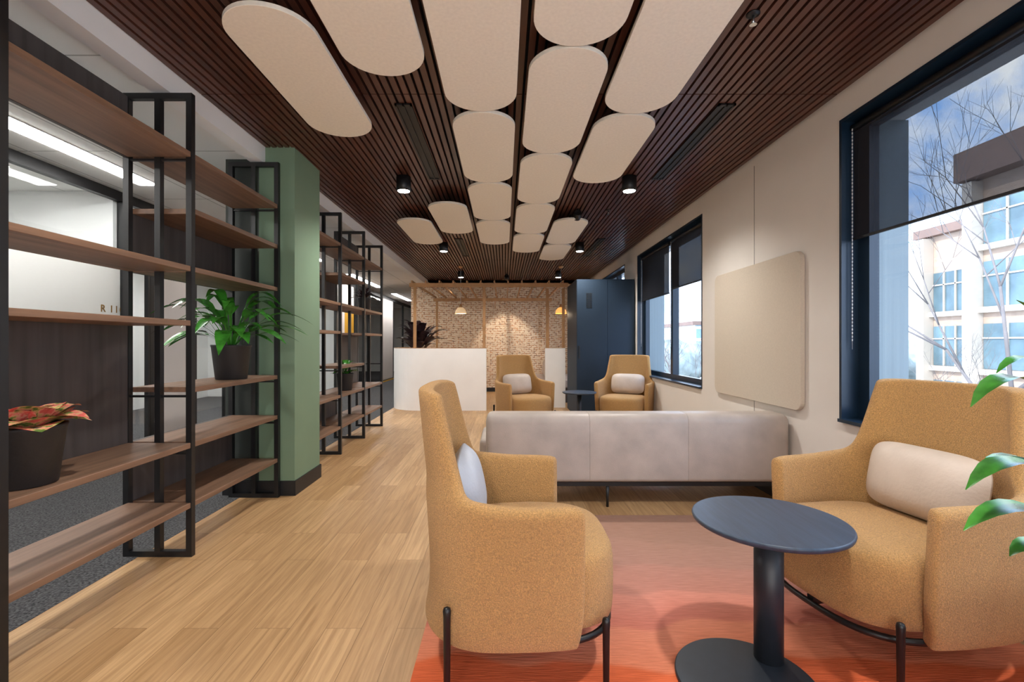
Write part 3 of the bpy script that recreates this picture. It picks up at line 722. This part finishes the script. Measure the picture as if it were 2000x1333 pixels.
e=empty('distant_building',(30,75,GZ),'distant pale building beyond the trees','building')
obj('building_body',B().box(0,25,0,14,0,8).mesh('b3','facade2'),e); obj('roof',B().box(-.5,25.5,-.5,14.5,8,8.6).mesh('r3','brownroof'),e)
b=B()
for k in range(50):
    x=8+random.uniform(0,8)+k*.9; y=62+random.uniform(-3,3)
    b.lathe([(.3,0),(2.2,1.5),(2.6,3),(1.8,4.8),(.4,5.6)],n=10,c=(x,y,GZ))
tl=tag(obj('distant_tree_line',b.mesh('tl','hedge')),'pale winter trees along the far edge of the grounds','trees'); tl['kind']='stuff'
def tree(x,y,h,seed,label):
    rnd=random.Random(seed); b=B()
    def br(p,d,L,r,lev):
        q=p+d*L; b.tube(p,q,r,r*.65,n=5)
        if lev==0: return
        for k in range(3):
            nd=(d+Vector((rnd.uniform(-1,1),rnd.uniform(-1,1),rnd.uniform(-.3,.7)))*.7).normalized()
            br(q if k else p+d*L*.7,nd,L*rnd.uniform(.6,.85),r*.58,lev-1)
    br(Vector((0,0,0)),Vector((0,0,1)),h*.26,h*.006,6)
    tag(obj('bare_tree',b.mesh('tree','bark'),None,(x,y,GZ)),label,'tree','bare winter trees')
tree(12.8,12.0,15,1,'tall leafless tree in front of the office building')
tree(18,19.5,7,2,'small leafless pale tree in front of the office building')
tree(9,24,8,3,'leafless pale tree outside the window')
tree(12,34,9,4,'leafless pale tree outside the window')
tree(16,28,7,5,'leafless pale tree outside the window')

# ---------------------------------------------------------------- world / sun / cam
w=bpy.data.worlds.new('World'); scene.world=w; w.use_nodes=True; nt=w.node_tree; bg=nt.nodes['Background']
tc=nt.nodes.new('ShaderNodeTexCoord'); n=nt.nodes.new('ShaderNodeTexNoise'); n.inputs['Scale'].default_value=9; n.inputs['Detail'].default_value=9; n.inputs['Roughness'].default_value=.62
r=nt.nodes.new('ShaderNodeValToRGB'); r.color_ramp.elements[0].position=.38; r.color_ramp.elements[0].color=(.24,.46,.9,1); r.color_ramp.elements[1].position=.64; r.color_ramp.elements[1].color=(.92,.96,1,1)
nt.links.new(tc.outputs['Generated'],n.inputs[0]); nt.links.new(n.outputs[0],r.inputs[0]); nt.links.new(r.outputs[0],bg.inputs[0]); bg.inputs[1].default_value=5.8
l=bpy.data.lights.new('sun','SUN'); l.energy=4.2; l.angle=.02; l.color=(1,.98,.95); lo=bpy.data.objects.new('sun',l); COL.objects.link(lo)
lo.rotation_euler=Vector((1,.35,-.75)).to_track_quat('-Z','Y').to_euler()
l=bpy.data.lights.new('added_rear_fill','AREA'); l.shape='RECTANGLE'; l.size=3.6; l.size_y=1.6; l.energy=105; l.color=(.97,.98,1)  # soft fill light added behind the camera to lift walls and ceiling panels
lo=bpy.data.objects.new('added_rear_fill',l); COL.objects.link(lo); lo.location=(0.8,-1.9,1.1); lo.rotation_euler=Vector((0.05,1,.5)).to_track_quat('-Z','Y').to_euler()
cam=bpy.data.cameras.new('cam'); co=bpy.data.objects.new('camera',cam); COL.objects.link(co); co.location=(0,0,H); co.rotation_euler=(math.pi/2,0,0)
cam.sensor_width=36; cam.lens=F/2000*36; cam.shift_x=15/2000; cam.shift_y=3.5/2000; cam.clip_start=.05; cam.clip_end=300
scene.camera=co
scene.view_settings.view_transform='Standard'
scene.view_settings.exposure=0.12
